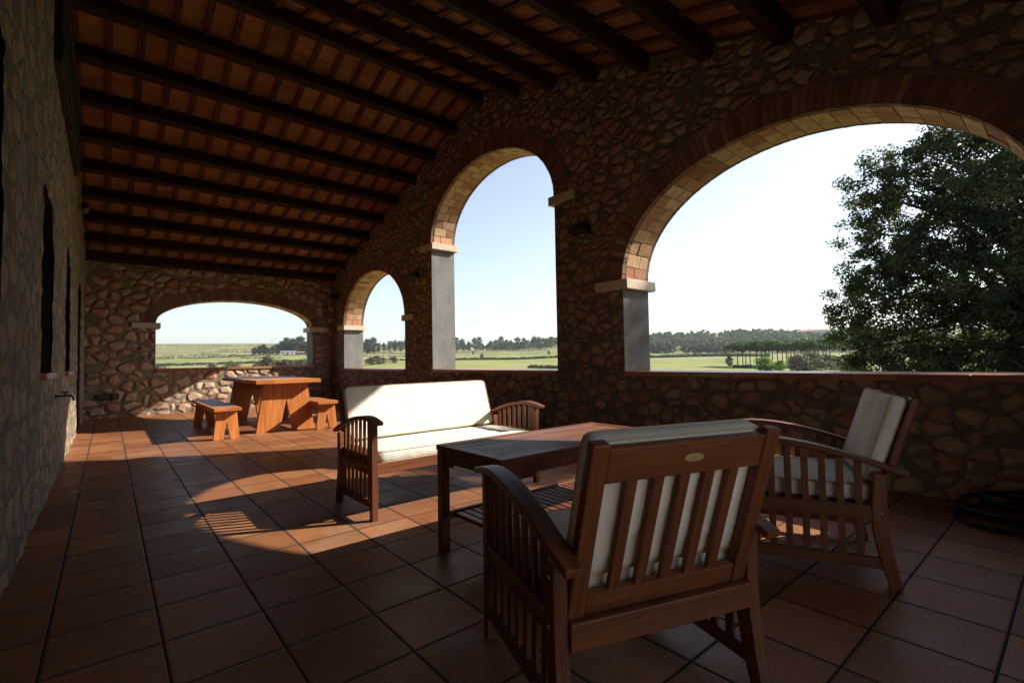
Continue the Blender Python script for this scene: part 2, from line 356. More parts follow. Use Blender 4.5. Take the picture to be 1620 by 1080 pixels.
def arch_pts(c,a,zs,b,n=48,off=0.0):
    out=[]
    for i in range(n+1):
        t=math.pi*i/n;nx,nz=math.cos(t)/a,math.sin(t)/b;l=math.hypot(nx,nz)
        out.append((c+a*math.cos(t)+off*nx/l,zs+b*math.sin(t)+off*nz/l,nx/l,nz/l))
    return out     # from +side to -side
def wall_with_holes(name,outline,holes,P,t0,t1,mat,parent):
    """outline/holes: 2-D loops; P(q,t) -> 3-D point; face at t0 and t1"""
    loops=[outline]+holes;flat=[q for l in loops for q in l]
    tri=geometry.tessellate_polygon([[Vector((q[0],q[1],0)) for q in l] for l in loops])
    n=len(flat);V=[P(q,t0) for q in flat]+[P(q,t1) for q in flat];F=[tuple(t) for t in tri]+[tuple(n+k for k in reversed(t)) for t in tri]
    s=0
    for l in loops:
        for i in range(len(l)):
            j=(i+1)%len(l);F.append((s+i,s+j,n+s+j,n+s+i))
        s+=len(l)
    mb=MB();mb.add(V,F);return mb.build(name,mat,parent)
def arch_opening(parent,P,c,a,zs,b,zsill,wt,nring,imp_len,flip=1,sill_over=.03,label=''):
    """P(q,t): q=(along,z), t=0 at inner wall face, t=wt at outer face"""
    pin=arch_pts(c,a,zs,b,200)
    # cumulative length
    L=[0]
    for i in range(1,len(pin)): L.append(L[-1]+math.dist(pin[i][:2],pin[i-1][:2]))
    T=L[-1]
    def at(s):
        s=max(0,min(T,s));i=max(1,min(len(L)-1,int(np.searchsorted(L,s))));f=(s-L[i-1])/(L[i]-L[i-1]+1e-9)
        p,q=pin[i-1],pin[i];nx=p[2]+(q[2]-p[2])*f;nz=p[3]+(q[3]-p[3])*f;l=math.hypot(nx,nz)
        return (p[0]+(q[0]-p[0])*f,p[1]+(q[1]-p[1])*f,nx/l,nz/l)
    def blk(mb,s0,s1,r0,r1,t0,t1,tone=None):
        j=lambda v:v+random.uniform(-.0025,.0025)
        A=at(s0);B=at(s1);c8=[]
        for t in (t0,t1):
            for (p,r) in ((A,r0),(B,r0),(B,r1),(A,r1)):
                c8.append(P((p[0]+p[2]*j(r),p[1]+p[3]*j(r)),t))
        mb.hexa(c8,tone)
    rd=.225
    # mortar bed behind ring and soffit bricks
    mo=MB();K=64
    for i in range(K):
        blk(mo,T*i/K,T*(i+1)/K,.004,rd+.045,-.004,wt+.004,.5)
    mo.build('arch_mortar',M['mortar'],parent)
    rg=MB();n=int(T/.062)
    for i in range(n):
        s0=T*i/n+.006;s1=T*(i+1)/n-.006;blk(rg,s0,s1,.0+random.uniform(-.003,.003),rd-.02+random.uniform(-.006,.006),-.013,.05)
        blk(rg,s0,s1,.004,rd-.02,wt-.05,wt+.01)
    n2=int(T/.27)
    for i in range(n2):
        blk(rg,T*i/n2+.006,T*(i+1)/n2-.006,rd-.005,rd+.035,-.013,.04)
    rg.build('arch_ring',M['ring'],parent,bevel=.003)
    sf=MB();n=int(T/.15);w0,w1=.056,wt-.056
    for i in range(n):
        s0=T*i/n+.005;s1=T*(i+1)/n-.005;cut=.62 if i%2 else .38;cut+=random.uniform(-.03,.03);xm=w0+(w1-w0)*cut
        blk(sf,s0,s1,random.uniform(-.004,.003),.04,w0,xm-.006);blk(sf,s0,s1,random.uniform(-.004,.003),.04,xm+.006,w1)
    sf.build('arch_soffit',M['soffit'],parent,bevel=.003)
    for sgn in (1,-1):
        e=c+sgn*a
        jb=MB();q=[(e,zsill),(e+sgn*.03,zsill),(e+sgn*.03,zs-.12),(e,zs-.12)]
        c8=[P(p,0.001) for p in q]+[P(p,wt-.001) for p in q];jb.hexa(c8,.5);jb.build('jamb',M['render'],parent,bevel=.006)
        im=MB();q=[(e-sgn*.085,zs-.12),(e+sgn*imp_len,zs-.12),(e+sgn*imp_len,zs),(e-sgn*.085,zs)]
        c8=[P(p,-.035) for p in q]+[P(p,wt+.035) for p in q];im.hexa(c8,.5);im.build('impost',M['impost'],parent,bevel=.008)
    si=MB();n=max(4,int(2*a/.42));y0=c-a+.002;y1=c+a-.002
    for i in range(n):
        u0=y0+(y1-y0)*i/n+.003;u1=y0+(y1-y0)*(i+1)/n-.003
        q=[(u0,zsill-.055),(u1,zsill-.055),(u1,zsill),(u0,zsill)]
        si.hexa([P(p,-sill_over) for p in q]+[P(p,wt+.03) for p in q])
    si.build('sill',M['sill'],parent,bevel=.006)
def hole(c,a,zs,b,zsill,off=.016):
    pts=[(p[0],p[1]) for p in arch_pts(c,a,zs,b,60,off)]
    return [(c+a+off,zsill-.05)]+pts+[(c-a-off,zsill-.05)]

# arch wall (right), gable shaped
AW=empty('arch_wall',(XW,6,0),0,'tall rubble stone gable wall on the right pierced by three brick arches, with white armchair below it','wall')
AW_l=Vector((XW,6,0))
def Pa(q,t): return (t,q[0]-6,q[1])      # local to AW
ARCH=[(10.725,1.675,2.02,1.16),(6.30,1.65,3.30,1.13),(1.82,1.71,2.00,1.20)]
SILLZ=.905
outl=[(YN-.485,-1.6),(YO,-1.6),(YO,deck(YO)-.01),(RY,deck(RY)-.01),(YN-.485,deck(YN-.485)-.01)]
wall_with_holes('wall_face',outl,[hole(c,a,zs,b,SILLZ) for c,a,zs,b in ARCH],Pa,0,XO-XW,M['stone'],AW)
for c,a,zs,b in ARCH: arch_opening(AW,Pa,c,a,zs,b,SILLZ,XO-XW,0,.40)
# end wall
EW=empty('end_wall',(2.3,YF,0),0,'far stone end wall with one wide low brick arch over the picnic table','wall')
def Pe(q,t): return (q[0]-2.3,t,q[1])
ztop=deck(YF)-.012
wall_with_holes('wall_face',[(XL-.35,-1.6),(XW-.002,-1.6),(XW-.002,ztop),(XL-.35,ztop)],[hole(2.465,1.665,2.0,.59,1.0)],Pe,0,YO-YF-.01,M['stone_far'],EW)
arch_opening(EW,Pe,2.465,1.665,2.0,.59,1.0,YO-YF-.01,0,.42)
# house wall (left): dense displaced grid with real openings
HW=empty('house_wall',(XL,6,0),0,'grey flush-pointed stone house wall along the left edge with narrow dark windows','wall')
OPEN=[(4.85,5.75,1.02,2.42),(7.40,8.20,1.01,2.45),(10.25,11.35,0,2.45),(1.75,3.12,0,2.55)]
st=.04;ny=int((YF-YN)/st);nz=int(5.5/st)
gy=YN+np.arange(ny+1)*st;gz=np.arange(nz+1)*st-.02
def vnoise(Y,Z,s,seed):
    r=np.random.default_rng(seed).random((256,256));y=Y/s+100;z=Z/s+100;yi=np.floor(y).astype(int);zi=np.floor(z).astype(int);fy=y-yi;fz=z-zi
    fy=fy*fy*(3-2*fy);fz=fz*fz*(3-2*fz);g=lambda a,b:r[a%256,b%256]
    return (g(yi,zi)*(1-fy)+g(yi+1,zi)*fy)*(1-fz)+(g(yi,zi+1)*(1-fy)+g(yi+1,zi+1)*fy)*fz
YY,ZZ=np.meshgrid(gy,gz,indexing='ij')
dx=(vnoise(YY,ZZ,.22,1)-.5)*.010+(vnoise(YY,ZZ,.06,2)-.5)*.012
jy=(vnoise(YY,ZZ,.05,3)-.5)*.028
V=np.stack([dx,YY-6+jy,ZZ],-1).reshape(-1,3)
keep=[];
for i in range(ny):
    for j in range(nz):
        yc=gy[i]+st/2;zc=gz[j]+st/2
        if zc>deck(yc)-.02: continue
        if any(a<yc<b and c_<zc<d for a,b,c_,d in OPEN): continue
        n0=i*(nz+1)+j;keep.append((n0,n0+nz+1,n0+nz+2,n0+1))
o=np_mesh('wall_face',V,np.array(keep),M['stone_left'],HW,smooth=True)
bk=MB();bk.box(-.62,-.30,YN-6,YF-6-.003,-1.6,3.1);bk.box(-.62,-.30,-3.2,3.8,3.1,4.55);bk.build('wall_core',M['mortar'],HW)
for (a,b,c_,d) in OPEN:   # reveals
    rv=MB();t=.002
    rv.box(-.30,-.015,a-6-.05,a-6-t,c_,d,);rv.box(-.30,-.015,b-6+t,b-6+.05,c_,d)
    rv.box(-.30,-.015,a-6-.05,b-6+.05,d,d+.05)
    rv.build('reveal',M['dark'],HW)
for (a,b,c_,d) in OPEN[:2]:
    wn_=MB();wn_.box(-.22,-.17,a-6,a-6+.07,c_,d);wn_.box(-.22,-.17,b-6-.07,b-6,c_,d);wn_.box(-.22,-.17,a-6+.07,b-6-.07,c_,c_+.07);wn_.box(-.22,-.17,a-6+.07,b-6-.07,d-.07,d);wn_.box(-.218,-.172,(a+b)/2-6-.04,(a+b)/2-6+.04,c_+.07,d-.07)
    f=wn_.build('window',M['dark'],HW,bevel=.004)
    g=MB();g.box(-.20,-.19,a-6+.06,b-6-.06,c_+.06,d-.06);g.build('pane',M['glass'],f)
    s=MB();s.box(-.16,.035,a-6-.0,b-6,c_-.04,c_+.004);s.build('window_sill',M['sill'],HW,bevel=.005)
for (a,b,c_,d) in OPEN[2:]:
    dr=MB();
    for i in range(6):
        u0=a-6+(b-a)*i/6+.003;u1=a-6+(b-a)*(i+1)/6-.003;dr.box(-.24,-.19,u0,u1,.01,d-.01)
    for zz in (.35,1.2,2.1): dr.box(-.19,-.165,a-6+.02,b-6-.02,zz,zz+.12)
    dd=dr.build('door',M['dark'],HW,bevel=.004)
    h=MB();h.tube([(-.16,b-6-.1,1.02),(-.11,b-6-.1,1.02),(-.11,b-6-.22,1.02)],.009);h.build('door_handle',M['metal'],dd)
up=MB()
for i in range(8): up.box(.0,.055,-.62+i*.4,-.62+(i+1)*.4-.006,3.60,4.62)
up.box(.055,.068,-.6,2.5,3.72,3.82);up.box(.055,.068,-.6,2.5,4.3,4.4)
up.build('shutter',M['dark'],HW,bevel=.003)
# wall closing the porch behind the viewpoint; its unseen doorway is sized to light the front chair
NW=empty('near_wall',(2.3,YN,0),0,'stone wall with one low arched doorway, added to let light in, closing the near end of the porch behind the armchairs','wall')
def Pn(q,t): return (q[0]-2.3,-t,q[1])
zt2=deck(YN)-.012
wall_with_holes('wall_face',[(XL-.35,-1.6),(XW-.002,-1.6),(XW-.002,zt2),(XL-.35,zt2)],[hole(1.40,.95,1.90,.5,.05)],Pn,0,.49,M['stone'],NW)
arch_opening(NW,Pn,1.40,.95,1.90,.5,.05,.49,0,.35)

# roof
RF=empty('porch_roof',(2.2,6,0),0,'dark timber beams carrying terracotta ceiling tiles over the whole porch','roof')
for i in range(-9,11):
    y=RY+.745*i if i>=0 else RY-.155+.747*i
    if y<YN-.3 or y>YF-.05: continue
    zb=5.305-.306*abs(y-RY);p=MB();j=random.uniform(-.006,.006)
    tilt=math.atan(.306)*(0 if i==0 else (-1 if y>RY else 1))
    mm=Matrix.Translation((0,y-6,zb+.0+j))@Matrix.Rotation(tilt,4,'X')
    p.box(XL-.2-2.2,XW+.1-2.2,-.070,.070,.0,.195,M=mm);p.build('beam',M['beam'],RF,bevel=.012)
nb=0;x=XL+.03
while x<XO+.2:
    for sg in (1,-1):
        y1=YO+.15 if sg>0 else YN-.4
        b=MB();w_=.035
        ys=[RY+sg*.02,y1];c8=[]
        zt=lambda y:deck(y)-.002
        for zo in (-.036,0):
            for (xx,yy) in ((x-w_,ys[0]),(x+w_,ys[0]),(x+w_,ys[1]),(x-w_,ys[1])): c8.append((xx-2.2,yy-6,zt(yy)+zo))
        b.hexa(c8);b.build('batten',M['batten'],RF)
    x+=.315
tl=MB();x=XL-.3-.12
while x<XO+.35:
    for sg in (1,-1):
        y=RY
        lim=YO+.2 if sg>0 else YN-.45
        while (lim-y)*sg>0:
            yn=y+sg*.25;g=.004;c8=[];h0=random.uniform(0,.004)
            for zo in (0,.025):
                for (xx,yy) in ((x+g-.155,y),(x-g+.155,y),(x-g+.155,yn-sg*g),(x+g-.155,yn-sg*g)): c8.append((xx-2.2,yy-6,deck(yy)+zo+h0))
            tl.hexa(c8);y=yn
    x+=.315
tl.build('ceiling_tiles',M['rooftile'],RF)
sl_=MB()
for sg in (1,-1):
    y0,y1=RY,(YO+.3 if sg>0 else YN-.6);c8=[]
    for zo in (.032,.16):
        for (xx,yy) in ((XL-.7,y0),(XO+.35,y0),(XO+.35,y1),(XL-.7,y1)): c8.append((xx-2.2,yy-6,deck(yy)+zo))
    sl_.hexa(c8)
sl_.build('roof_covering',M['rooftile'],RF)

# fittings
def wall_lamp(x,y,z,axis,label):
    e=empty('wall_lamp',(x,y,z),0,label,'wall lamp','black box lamps fixed to the porch walls')
    b=MB();s=axis
    b.prism([(0,-.055),(s*.03,-.055),(s*.095,-.015),(s*.095,.05),(0,.05)],'y',-.15,.15);b.build('housing',M['metal'],e,bevel=.006)
    g=MB();g.box(min(s*.02,s*.085),max(s*.02,s*.085),-.135,.135,.046,.055);g.build('diffuser',M['glass'],e)
    return e
wall_lamp(XW-.012,4.15,2.72,-1,'black box lamp on the stone pier between the tall and the wide arch')
wall_lamp(XW-.012,8.55,2.76,-1,'black box lamp on the stone between the small and the tall arch')
wall_lamp(XW-.012,12.85,2.80,-1,'small black lamp in the far corner left of the smallest arch')
wall_lamp(XL+.03,9.9,3.52,1,'black lamp high on the left house wall under the ceiling')
vt=empty('wall_vent',(0,YF,.43),0,'dark slotted vent low in the far wall left of the bench','vent')
b=MB();b.box(-.2,.19,-.02,.01,-.06,-.048);b.box(-.2,.19,-.02,.01,.048,.06);b.box(-.2,-.188,-.02,.01,-.048,.048);b.box(.178,.19,-.02,.01,-.048,.048);b.build('frame',M['metal'],vt)
b=MB()
for i in range(5): b.box(-.188,.178,-.012,-.004,-.042+i*.018,-.034+i*.018)
b.build('slat',M['metal'],vt)
tp=empty('water_tap',(XL,6.15,.80),0,'dark metal garden tap sticking out of the left stone wall','tap')
b=MB();b.tube([(.0,0,.0),(.16,0,.0)],.013);b.tube([(.0,0,0),(.012,0,0)],.035);b.tube([(.15,0,.005),(.19,0,-.005),(.205,0,-.04),(.205,0,-.075)],[.016,.016,.014,.017]);b.tube([(.11,0,0),(.11,0,.05)],.011);b.build('spout',M['metal'],tp)
b=MB();b.tube([(.07,0,.055),(.15,0,.055)],.010);b.tube([(.11,-.03,.055),(.11,.03,.055)],.008);b.build('handle',M['metal'],tp);tp.scale=(.62,.62,.62)
hs=empty('coiled_hose',(4.32,.30,0),0,'loose coil of black hose on the floor against the right wall','hose')
b=MB();pts=[]
for i in range(260):
    t=i/260*2*math.pi*6;r=.20+.05*math.sin(t*.37)+.03*math.sin(i*.13);pts.append((r*math.cos(t)*1.25,r*math.sin(t)*1.2,.02+.028*(i//42)+.012*math.sin(t*2.3)))
pts+= [(.3,-.1,.1),(.1,-.45,.03),(-.2,-.7,.015)]
b.tube(pts,.013,6);b.build('coil',M['hose'],hs)
LB=['largest of the pale leaf scraps by the foot of the left wall','pale leaf scrap farthest from the viewer by the left wall','pale leaf scrap nearest the left wall','smallest pale leaf scrap of the four by the left wall','pale leaf scrap lying in the dark joint right of the wall scraps','tiny pale speck in the joint just nearer than the scrap in it','pale speck beside the curved edge of the sunlit patch','tiny pale speck on a shaded tile left of the slat shadows','nearest tiny pale speck on the shaded tiles']
for (x,y,s,rz) in ((-.20,5.55,.030,.3),(-.17,5.75,.022,1.2),(-.24,5.35,.026,2.2),(-.15,5.42,.016,2.9),(.165,5.65,.022,.8),(.16,5.2,.012,.4),(.53,4.6,.014,.2),(.28,4.0,.012,1.5),(.1,3.5,.014,2.0)):
    b=MB();vs=[];n=7
    for i in range(n):
        t=2*math.pi*i/n;vs.append((s*math.cos(t)*random.uniform(.8,1.2),s*.55*math.sin(t)*random.uniform(.7,1.2),.004+.010*abs(math.sin(t*1.5))))
    vs.append((0,0,.003));vs.append((0,0,.0005));b.add(vs,[(i,(i+1)%n,n) for i in range(n)]+[((i+1)%n,i,n+1) for i in range(n)])
    o=b.build('dry_leaf',M['leafbit']);o.location=(x,y,.0015);o.rotation_euler=(0,0,rz)
    tag(o,LB.pop(0),'leaf','pale leaf fragments on the floor')

# ------------------------------------------------------------------ furniture
def cushion(name,w,d,h,parent,Mx,puff=.012,seg=(14,14)):
    """rounded canvas cushion, w x d, thickness h, with two piping lines; Mx places it (origin = centre)"""
    n=28;V=[];F=[]
    def se(t,e): c=math.cos(t);return math.copysign(abs(c)**e,c)
    def ss(t,e): s_=math.sin(t);return math.copysign(abs(s_)**e,s_)
    nu,nv=96,24
    for j in range(nv+1):
        ph=-math.pi/2+math.pi*j/nv;cz=ss(ph,.30);cr=abs(math.cos(ph))**.30 if 0<j<nv else 0
        for i in range(nu):
            th=2*math.pi*i/nu;x=se(th,.10)*cr;y=ss(th,.10)*cr
            r=max(abs(x),abs(y));pf=puff*(1-x*x)*(1-y*y)*cz
            wr=(.003*math.sin(x*w*14+y*5+1.3)*math.sin(y*7-x*w*6)+.0025*math.sin(x*w*31+2.2*math.sin(y*6)))*(1-r**6)
            V.append(Mx@Vector((x*w/2,y*d/2,cz*h/2+pf+wr*cz)))
    for j in range(nv):
        for i in range(nu):
            i2=(i+1)%nu;F.append((j*nu+i,j*nu+i2,(j+1)*nu+i2,(j+1)*nu+i))
    # add a row of interior points: the caps are fans from the pole row (all same point) -> dense grid instead
    o=np_mesh(name,[tuple(v) for v in V],F,M['canvas'],parent,tone=[.5]*len(F),smooth=True)
    g=MB()
    for s_ in (1,-1):
        pts=[]
        for i in range(nu+1):
            th=2*math.pi*i/nu;pts.append(Mx@Vector((se(th,.10)*w/2*.985,ss(th,.10)*d/2*.985,s_*h/2*.80)))
        g.tube(pts,.0035,5,cap=False)
    g.build('piping',M['piping'],o)
    return o
def armh(t,A): return .505+A*.6+(.135+A*.4)*math.sin(min(1,t*1.05)*math.pi*.60)-(.022*((t-.75)/.25)**2 if t>.75 else 0)
def armseat(kind,W,loc,rz,label,cat,group=None,nback=5,plate=True,leanf=.165,armz=.0,legoff=.0):
    """slatted hardwood seat with curved arms; local +y is the front"""
    e=empty(kind,loc,rz,label,cat,group);T=M['teak'];hx=W/2-.022
    A=armz
    for sx in (-1,1):
        x=sx*hx
        b=MB();b.bar((x,.29,0),(x,.29,.625+A),.045,.045,up=(0,1,0));b.build('leg',T,e,bevel=.004)
        b=MB();b.sweep([(x,-.345,0),(x,-.315,.12),(x,-.295,.24),(x,-.29,.36),(x,-.30,.515+A*.6)],[.045]*5,[.048,.056,.062,.06,.05],(1,0,0));b.build('leg',T,e,bevel=.004)
        arc=[]
        for i in range(15):
            t=i/14;y=-.405+t*.785;z=armh(t,A)
            arc.append((x,y,z+.012))
        ar=MB();ar.sweep(arc,[.052]+[.062+.014*math.sin(i/14*math.pi) for i in range(13)]+[.066],[.026]*15,(1,0,0));ar.build('armrest',T,e,bevel=.005)
        b=MB();b.box(x-.014,x+.014,-.302,.27,.078,.128);b.build('lower_rail',T,e,bevel=.003)
        b=MB();b.box(x-.016,x+.016,-.265,.268,.30,.365);b.build('side_rail',T,e,bevel=.003)
        for i in range(7):
            y=-.215+i*.072
            # height of arm at y
            t=(y+.405)/.785;zt=armh(t,A)
            b=MB();b.box(x-.007,x+.007,y-.015,y+.015,.125,zt+.006);b.build('arm_slat',T,e,bevel=.002)
        for (y,z) in ((.29,.55),(.29,.335),(-.30,.47),(-.295,.335)):
            b=MB();b.tube([(x+sx*.020,y,z),(x+sx*.0265,y,z)],.006,8);b.build('bolt',M['steel'],e)
    xi=hx-.022
    b=MB();b.box(-xi,xi,.262,.290,.30,.375);b.build('front_rail',T,e,bevel=.004)
    b=MB();b.box(-xi,xi,-.336,-.308,.272,.350);b.build('rear_rail',T,e,bevel=.004)
    for i in range(7):
        y=-.2+i*.07;b=MB();b.box(-xi+.003,xi-.003,y-.024,y+.024,.350-.0,.366);b.build('seat_slat',T,e,bevel=.002)
    # back frame, tilted
    bw=xi-.004;z0,z1=.335,.845
    th=math.atan(leanf/(z1-z0)*1.0);Mb=Matrix.Translation((0,-.285,z0))@Matrix.Rotation(th,4,'X')
    H=(z1-z0)/math.cos(th)
    for sx in (-1,1):
        b=MB();b.box(min(sx*bw,sx*(bw-.054)),max(sx*bw,sx*(bw-.054)),-.017,.017,-.0,H+.012,M=Mb);b.build('back_post',T,e,bevel=.006)
    # (posts sit just inside the arms)
    pin=bw-.036
    b=MB();b.box(-bw+.0545,bw-.0545,-.013,.013,H-.105,H-.004,M=Mb);b.build('top_rail',T,e,bevel=.004)
    b=MB();b.box(-bw+.0545,bw-.0545,-.013,.013,-.012,.085,M=Mb);b.build('bottom_rail',T,e,bevel=.004)
    xa,xb=-bw+.0545,bw-.0545
    for i in range(nback):
        xx=xa+(xb-xa)*(i+1)/(nback+1);b=MB();b.box(xx-.018,xx+.018,-.009,.009,.083,H-.102,M=Mb);b.build('back_slat',T,e,bevel=.003)
    if plate:
        b=MB();xc=.012;pts=[]
        for s_ in (1,1):
            pass
        n=28
        for (rx,rz_,y0,y1) in ((.034,.0125,-.0130,-.0155),(.028,.0085,-.0155,-.0162)):
            vs=[];
            for y in (y0,y1):
                for k2 in range(n): a=2*math.pi*k2/n;vs.append(Mb@Vector((xc+rx*math.cos(a),y,H-.052+rz_*math.sin(a))))
            b.add(vs,[tuple(range(n)),tuple(range(2*n-1,n-1,-1))]+[(k2,(k2+1)%n,n+(k2+1)%n,n+k2) for k2 in range(n)])
        b.build('brass_plate',M['brass'],e)
    # cushions
    cw=2*xi-.02
    cushion('seat_cushion',cw,.57,.088,e,Matrix.Translation((0,.005,.413)))
    hb=.405;Mc=Mb@Matrix.Translation((0,.017+.036,.10+hb/2+.025))@Matrix.Rotation(math.pi/2,4,'X')
    cushion('back_cushion',cw-.03,hb+.02,.07,e,Mc,puff=.006)
    return e
# front chair: rear-left foot (.965,.965), rear-right (1.575,.755)
def place(rl,rr,rear=.345):
    a=Vector((rl[0],rl[1],0));b=Vector((rr[0],rr[1],0));mid=(a+b)/2;d=(b-a).normalized();f=Vector((-d.y,d.x,0))
    c=mid+f*rear;return (c.x,c.y,0),math.atan2(d.y,d.x)
loc,rz=place((.938,.924),(1.598,.697))
armseat('armchair',.735,loc,rz,'slatted wooden armchair in front seen from behind, brass oval plate on its top rail','armchair','wooden armchairs around the coffee table')
loc,rz=place((2.775,.605),(3.365,.875))
armseat('armchair',.72,loc,rz,'slatted wooden armchair with white cushions standing against the right wall','armchair','wooden armchairs around the coffee table')
armseat('garden_sofa',1.535,(2.13,3.42,0),math.pi,'slatted wooden sofa with long white cushions lit by the sun','sofa',nback=15,plate=False,armz=.03)

# coffee table
ct=empty('coffee_table',(2.11,2.11,0),0,'slatted dark wood coffee table between the sofa and the two armchairs','coffee table')
W2,D2,ZT=.67,.30,.59;T=M['teak']
for sx in (-1,1):
    for sy in (-1,1):
        b=MB();b.box(sx*(W2-.03)-.026,sx*(W2-.03)+.026,sy*(D2-.03)-.026,sy*(D2-.03)+.026,0,ZT-.03);b.build('leg',T,ct,bevel=.004)
b=MB();b.box(-W2,W2,-D2,-D2+.075,ZT-.028,ZT);b.box(-W2,W2,D2-.075,D2,ZT-.028,ZT);b.box(-W2,-W2+.075,-D2+.0755,D2-.0755,ZT-.028,ZT);b.box(W2-.075,W2,-D2+.0755,D2-.0755,ZT-.028,ZT);b.build('top_frame',T,ct,bevel=.004)
n=11
for i in range(n):
    y0=-D2+.079+(2*D2-.158)*i/n;y1=y0+(2*D2-.158)/n-.005;b=MB();b.box(-W2+.074,W2-.074,y0+.004,y1+.004,ZT-.024,ZT-.002);b.build('top_slat',T,ct,bevel=.002)
def apron(p0,p1,ax):
    b=MB();n=12;poly=[]
    L=p1-p0;poly=[(p0,ZT-.029),(p0,ZT-.115),(p0+L*.14,ZT-.115)]+[(p0+L*(.16+.68*i/n),ZT-.095+0*i) for i in range(n+1)]+[(p0+L*.86,ZT-.115),(p1,ZT-.115),(p1,ZT-.029)]
    return b,poly
for sy in (-1,1):
    b,poly=apron(-W2+.057,W2-.057,'y');b.prism(poly,'y',sy*(D2-.03)-.011,sy*(D2-.03)+.011);b.build('apron',T,ct,bevel=.002)
for sx in (-1,1):
    b,poly=apron(-D2+.057,D2-.057,'x');b.prism(poly,'x',sx*(W2-.03)-.011,sx*(W2-.03)+.011);b.build('apron',T,ct,bevel=.002)
b=MB();zs_=.20
b.box(-W2+.02,W2-.02,-D2+.045,-D2+.075,zs_-.02,zs_+.02);b.box(-W2+.02,W2-.02,D2-.075,D2-.045,zs_-.02,zs_+.02);b.build('shelf_rail',T,ct,bevel=.003)
n=22
for i in range(n):
    x0=-W2+.07+(2*W2-.14)*i/n;b=MB();b.box(x0,x0+(2*W2-.14)/n-.012,-D2+.0755,D2-.0755,zs_-.008,zs_+.012);b.build('shelf_slat',T,ct,bevel=.002)

# picnic table and benches in orange timber
def trestle(b,w0,w1,h,y0,y1,notch_w,notch_h):
    b.prism([(-w0,0),(-notch_w,0),(0,notch_h),(notch_w,0),(w0,0),(w1,h),(-w1,h)],'y',y0,y1)
def plank_top(name,parent,w,y0,y1,z0,z1,n,mat):
    b=MB()
    for i in range(n):
        x0=-w+2*w*i/n;x1=x0+2*w/n;b.box(x0+(.0008 if i else 0),x1-(.0008 if i<n-1 else 0),y0,y1,z0,z1)
    return b.build(name,mat,parent,bevel=.003)
dt=empty('picnic_table',(2.185,9.43,0),0,'orange timber table on splayed plank legs at the far end of the porch','table')
plank_top('table_top',dt,.475,-1.40,1.40,.755,.812,4,M['pine'])
for y in (-1.21,1.1):
    b=MB();trestle(b,.435,.32,.752,y,y+.075,.10,.50);b.build('trestle_leg',M['pine'],dt,bevel=.004)
b=MB();b.box(-.03,.03,-1.13,1.095,.60,.72);b.build('stretcher',M['pine'],dt,bevel=.004)
def bench(x,label):
    e=empty('bench',(x,8.98,0),0,label,'bench','orange timber benches beside the picnic table')
    plank_top('seat',e,.17,-1.16,1.16,.405,.45,2,M['pine'])
    for y in (-1.06,.99):
        b=MB();trestle(b,.165,.125,.404,y,y+.055,.045,.25);b.build('trestle_leg',M['pine'],e,bevel=.003)
    b=MB();b.box(-.022,.022,-1.0,.985,.29,.38);b.build('stretcher',M['pine'],e,bevel=.003)
    return e
bench(1.31,'orange timber bench on the left side of the picnic table')
bench(2.72,'orange timber bench on the right side of the picnic table, partly behind the sofa')

# ------------------------------------------------------------------ countryside
def pol(az,r): a=R(az);return (r*math.sin(a),r*math.cos(a))
# (azimuth from +y, elevation of the land as seen from the eye at each distance)
PR={}
RS=[0,14,30,60,110,180,300,450,620,900,1600,4500]
PROF=[(-180,[-2.4,-2.4,-1.8,-1.4,-1.0,-.4,0,.3,.8,.8,.7,.2]),
(0,  [0,-8,-3.6,-1.7,-.9,-.35,.35,1.1,1.75,2.05,1.7,.3]),
(14, [0,-8,-3.6,-1.7,-.9,-.3,.45,1.2,1.85,2.12,1.8,.3]),
(26, [0,-8,-3.6,-1.7,-.9,-.3,.4,1.0,1.7,1.9,1.5,.3]),
(33, [0,-8,-3.6,-1.8,-1.0,-.35,.35,.85,1.2,1.25,.9,.2]),
(40, [0,-8,-3.7,-1.9,-1.1,-.45,.35,.95,1.2,1.15,.8,.1]),
(46, [0,-8,-3.8,-2.0,-1.2,-.5,.4,1.1,1.8,2.1,1.4,.1]),
(54, [0,-8,-3.9,-2.2,-1.4,-.7,.1,.6,1.9,2.4,1.6,.1]),
(66, [0,-8,-3.9,-2.3,-1.6,-.9,-.1,.45,1.9,2.6,1.8,.2]),
(78, [0,-8,-3.9,-2.3,-1.6,-.9,-.2,.3,1.4,2.1,1.6,.2]),
(120,[0,-8,-3.6,-1.8,-1.2,-.5,0,.3,.9,1.0,.8,.2]),
(180,[0,-8,-3.6,-1.6,-1.0,-.4,0,.3,.8,.8,.7,.2])]
PROF[0]=(-180,PROF[-1][1]);AZK=[p[0] for p in PROF]
def land(x,y):
    x=np.asarray(x,float);y=np.asarray(y,float);r=np.hypot(x,y);az=np.degrees(np.arctan2(x,y))
    cols=[np.interp(az,AZK,[p[1][i] for p in PROF]) for i in range(len(RS))]
    zs=np.stack([1.07+RS[i]*np.tan(np.radians(cols[i])) if i else np.full_like(r,-.95) for i in range(len(RS))],0)
    zs[1]=-.95
    rr=np.array(RS,float);idx=np.clip(np.searchsorted(rr,r,side='right')-1,0,len(RS)-2)
    t=np.clip((r-rr[idx])/(rr[idx+1]-rr[idx]),0,1)
    a=np.take_along_axis(zs,idx[None],0)[0];b=np.take_along_axis(zs,(idx+1)[None],0)[0];z=a+(b-a)*t
    amp=np.clip((r-25)/300,0,1)
    z=z+amp*(1.1*np.sin(x/37+y/53)*np.cos(y/41-x/83)+.5*np.sin(x/13+1.3)*np.sin(y/17))*np.clip(1.2-r/900,0.1,1)
    return z
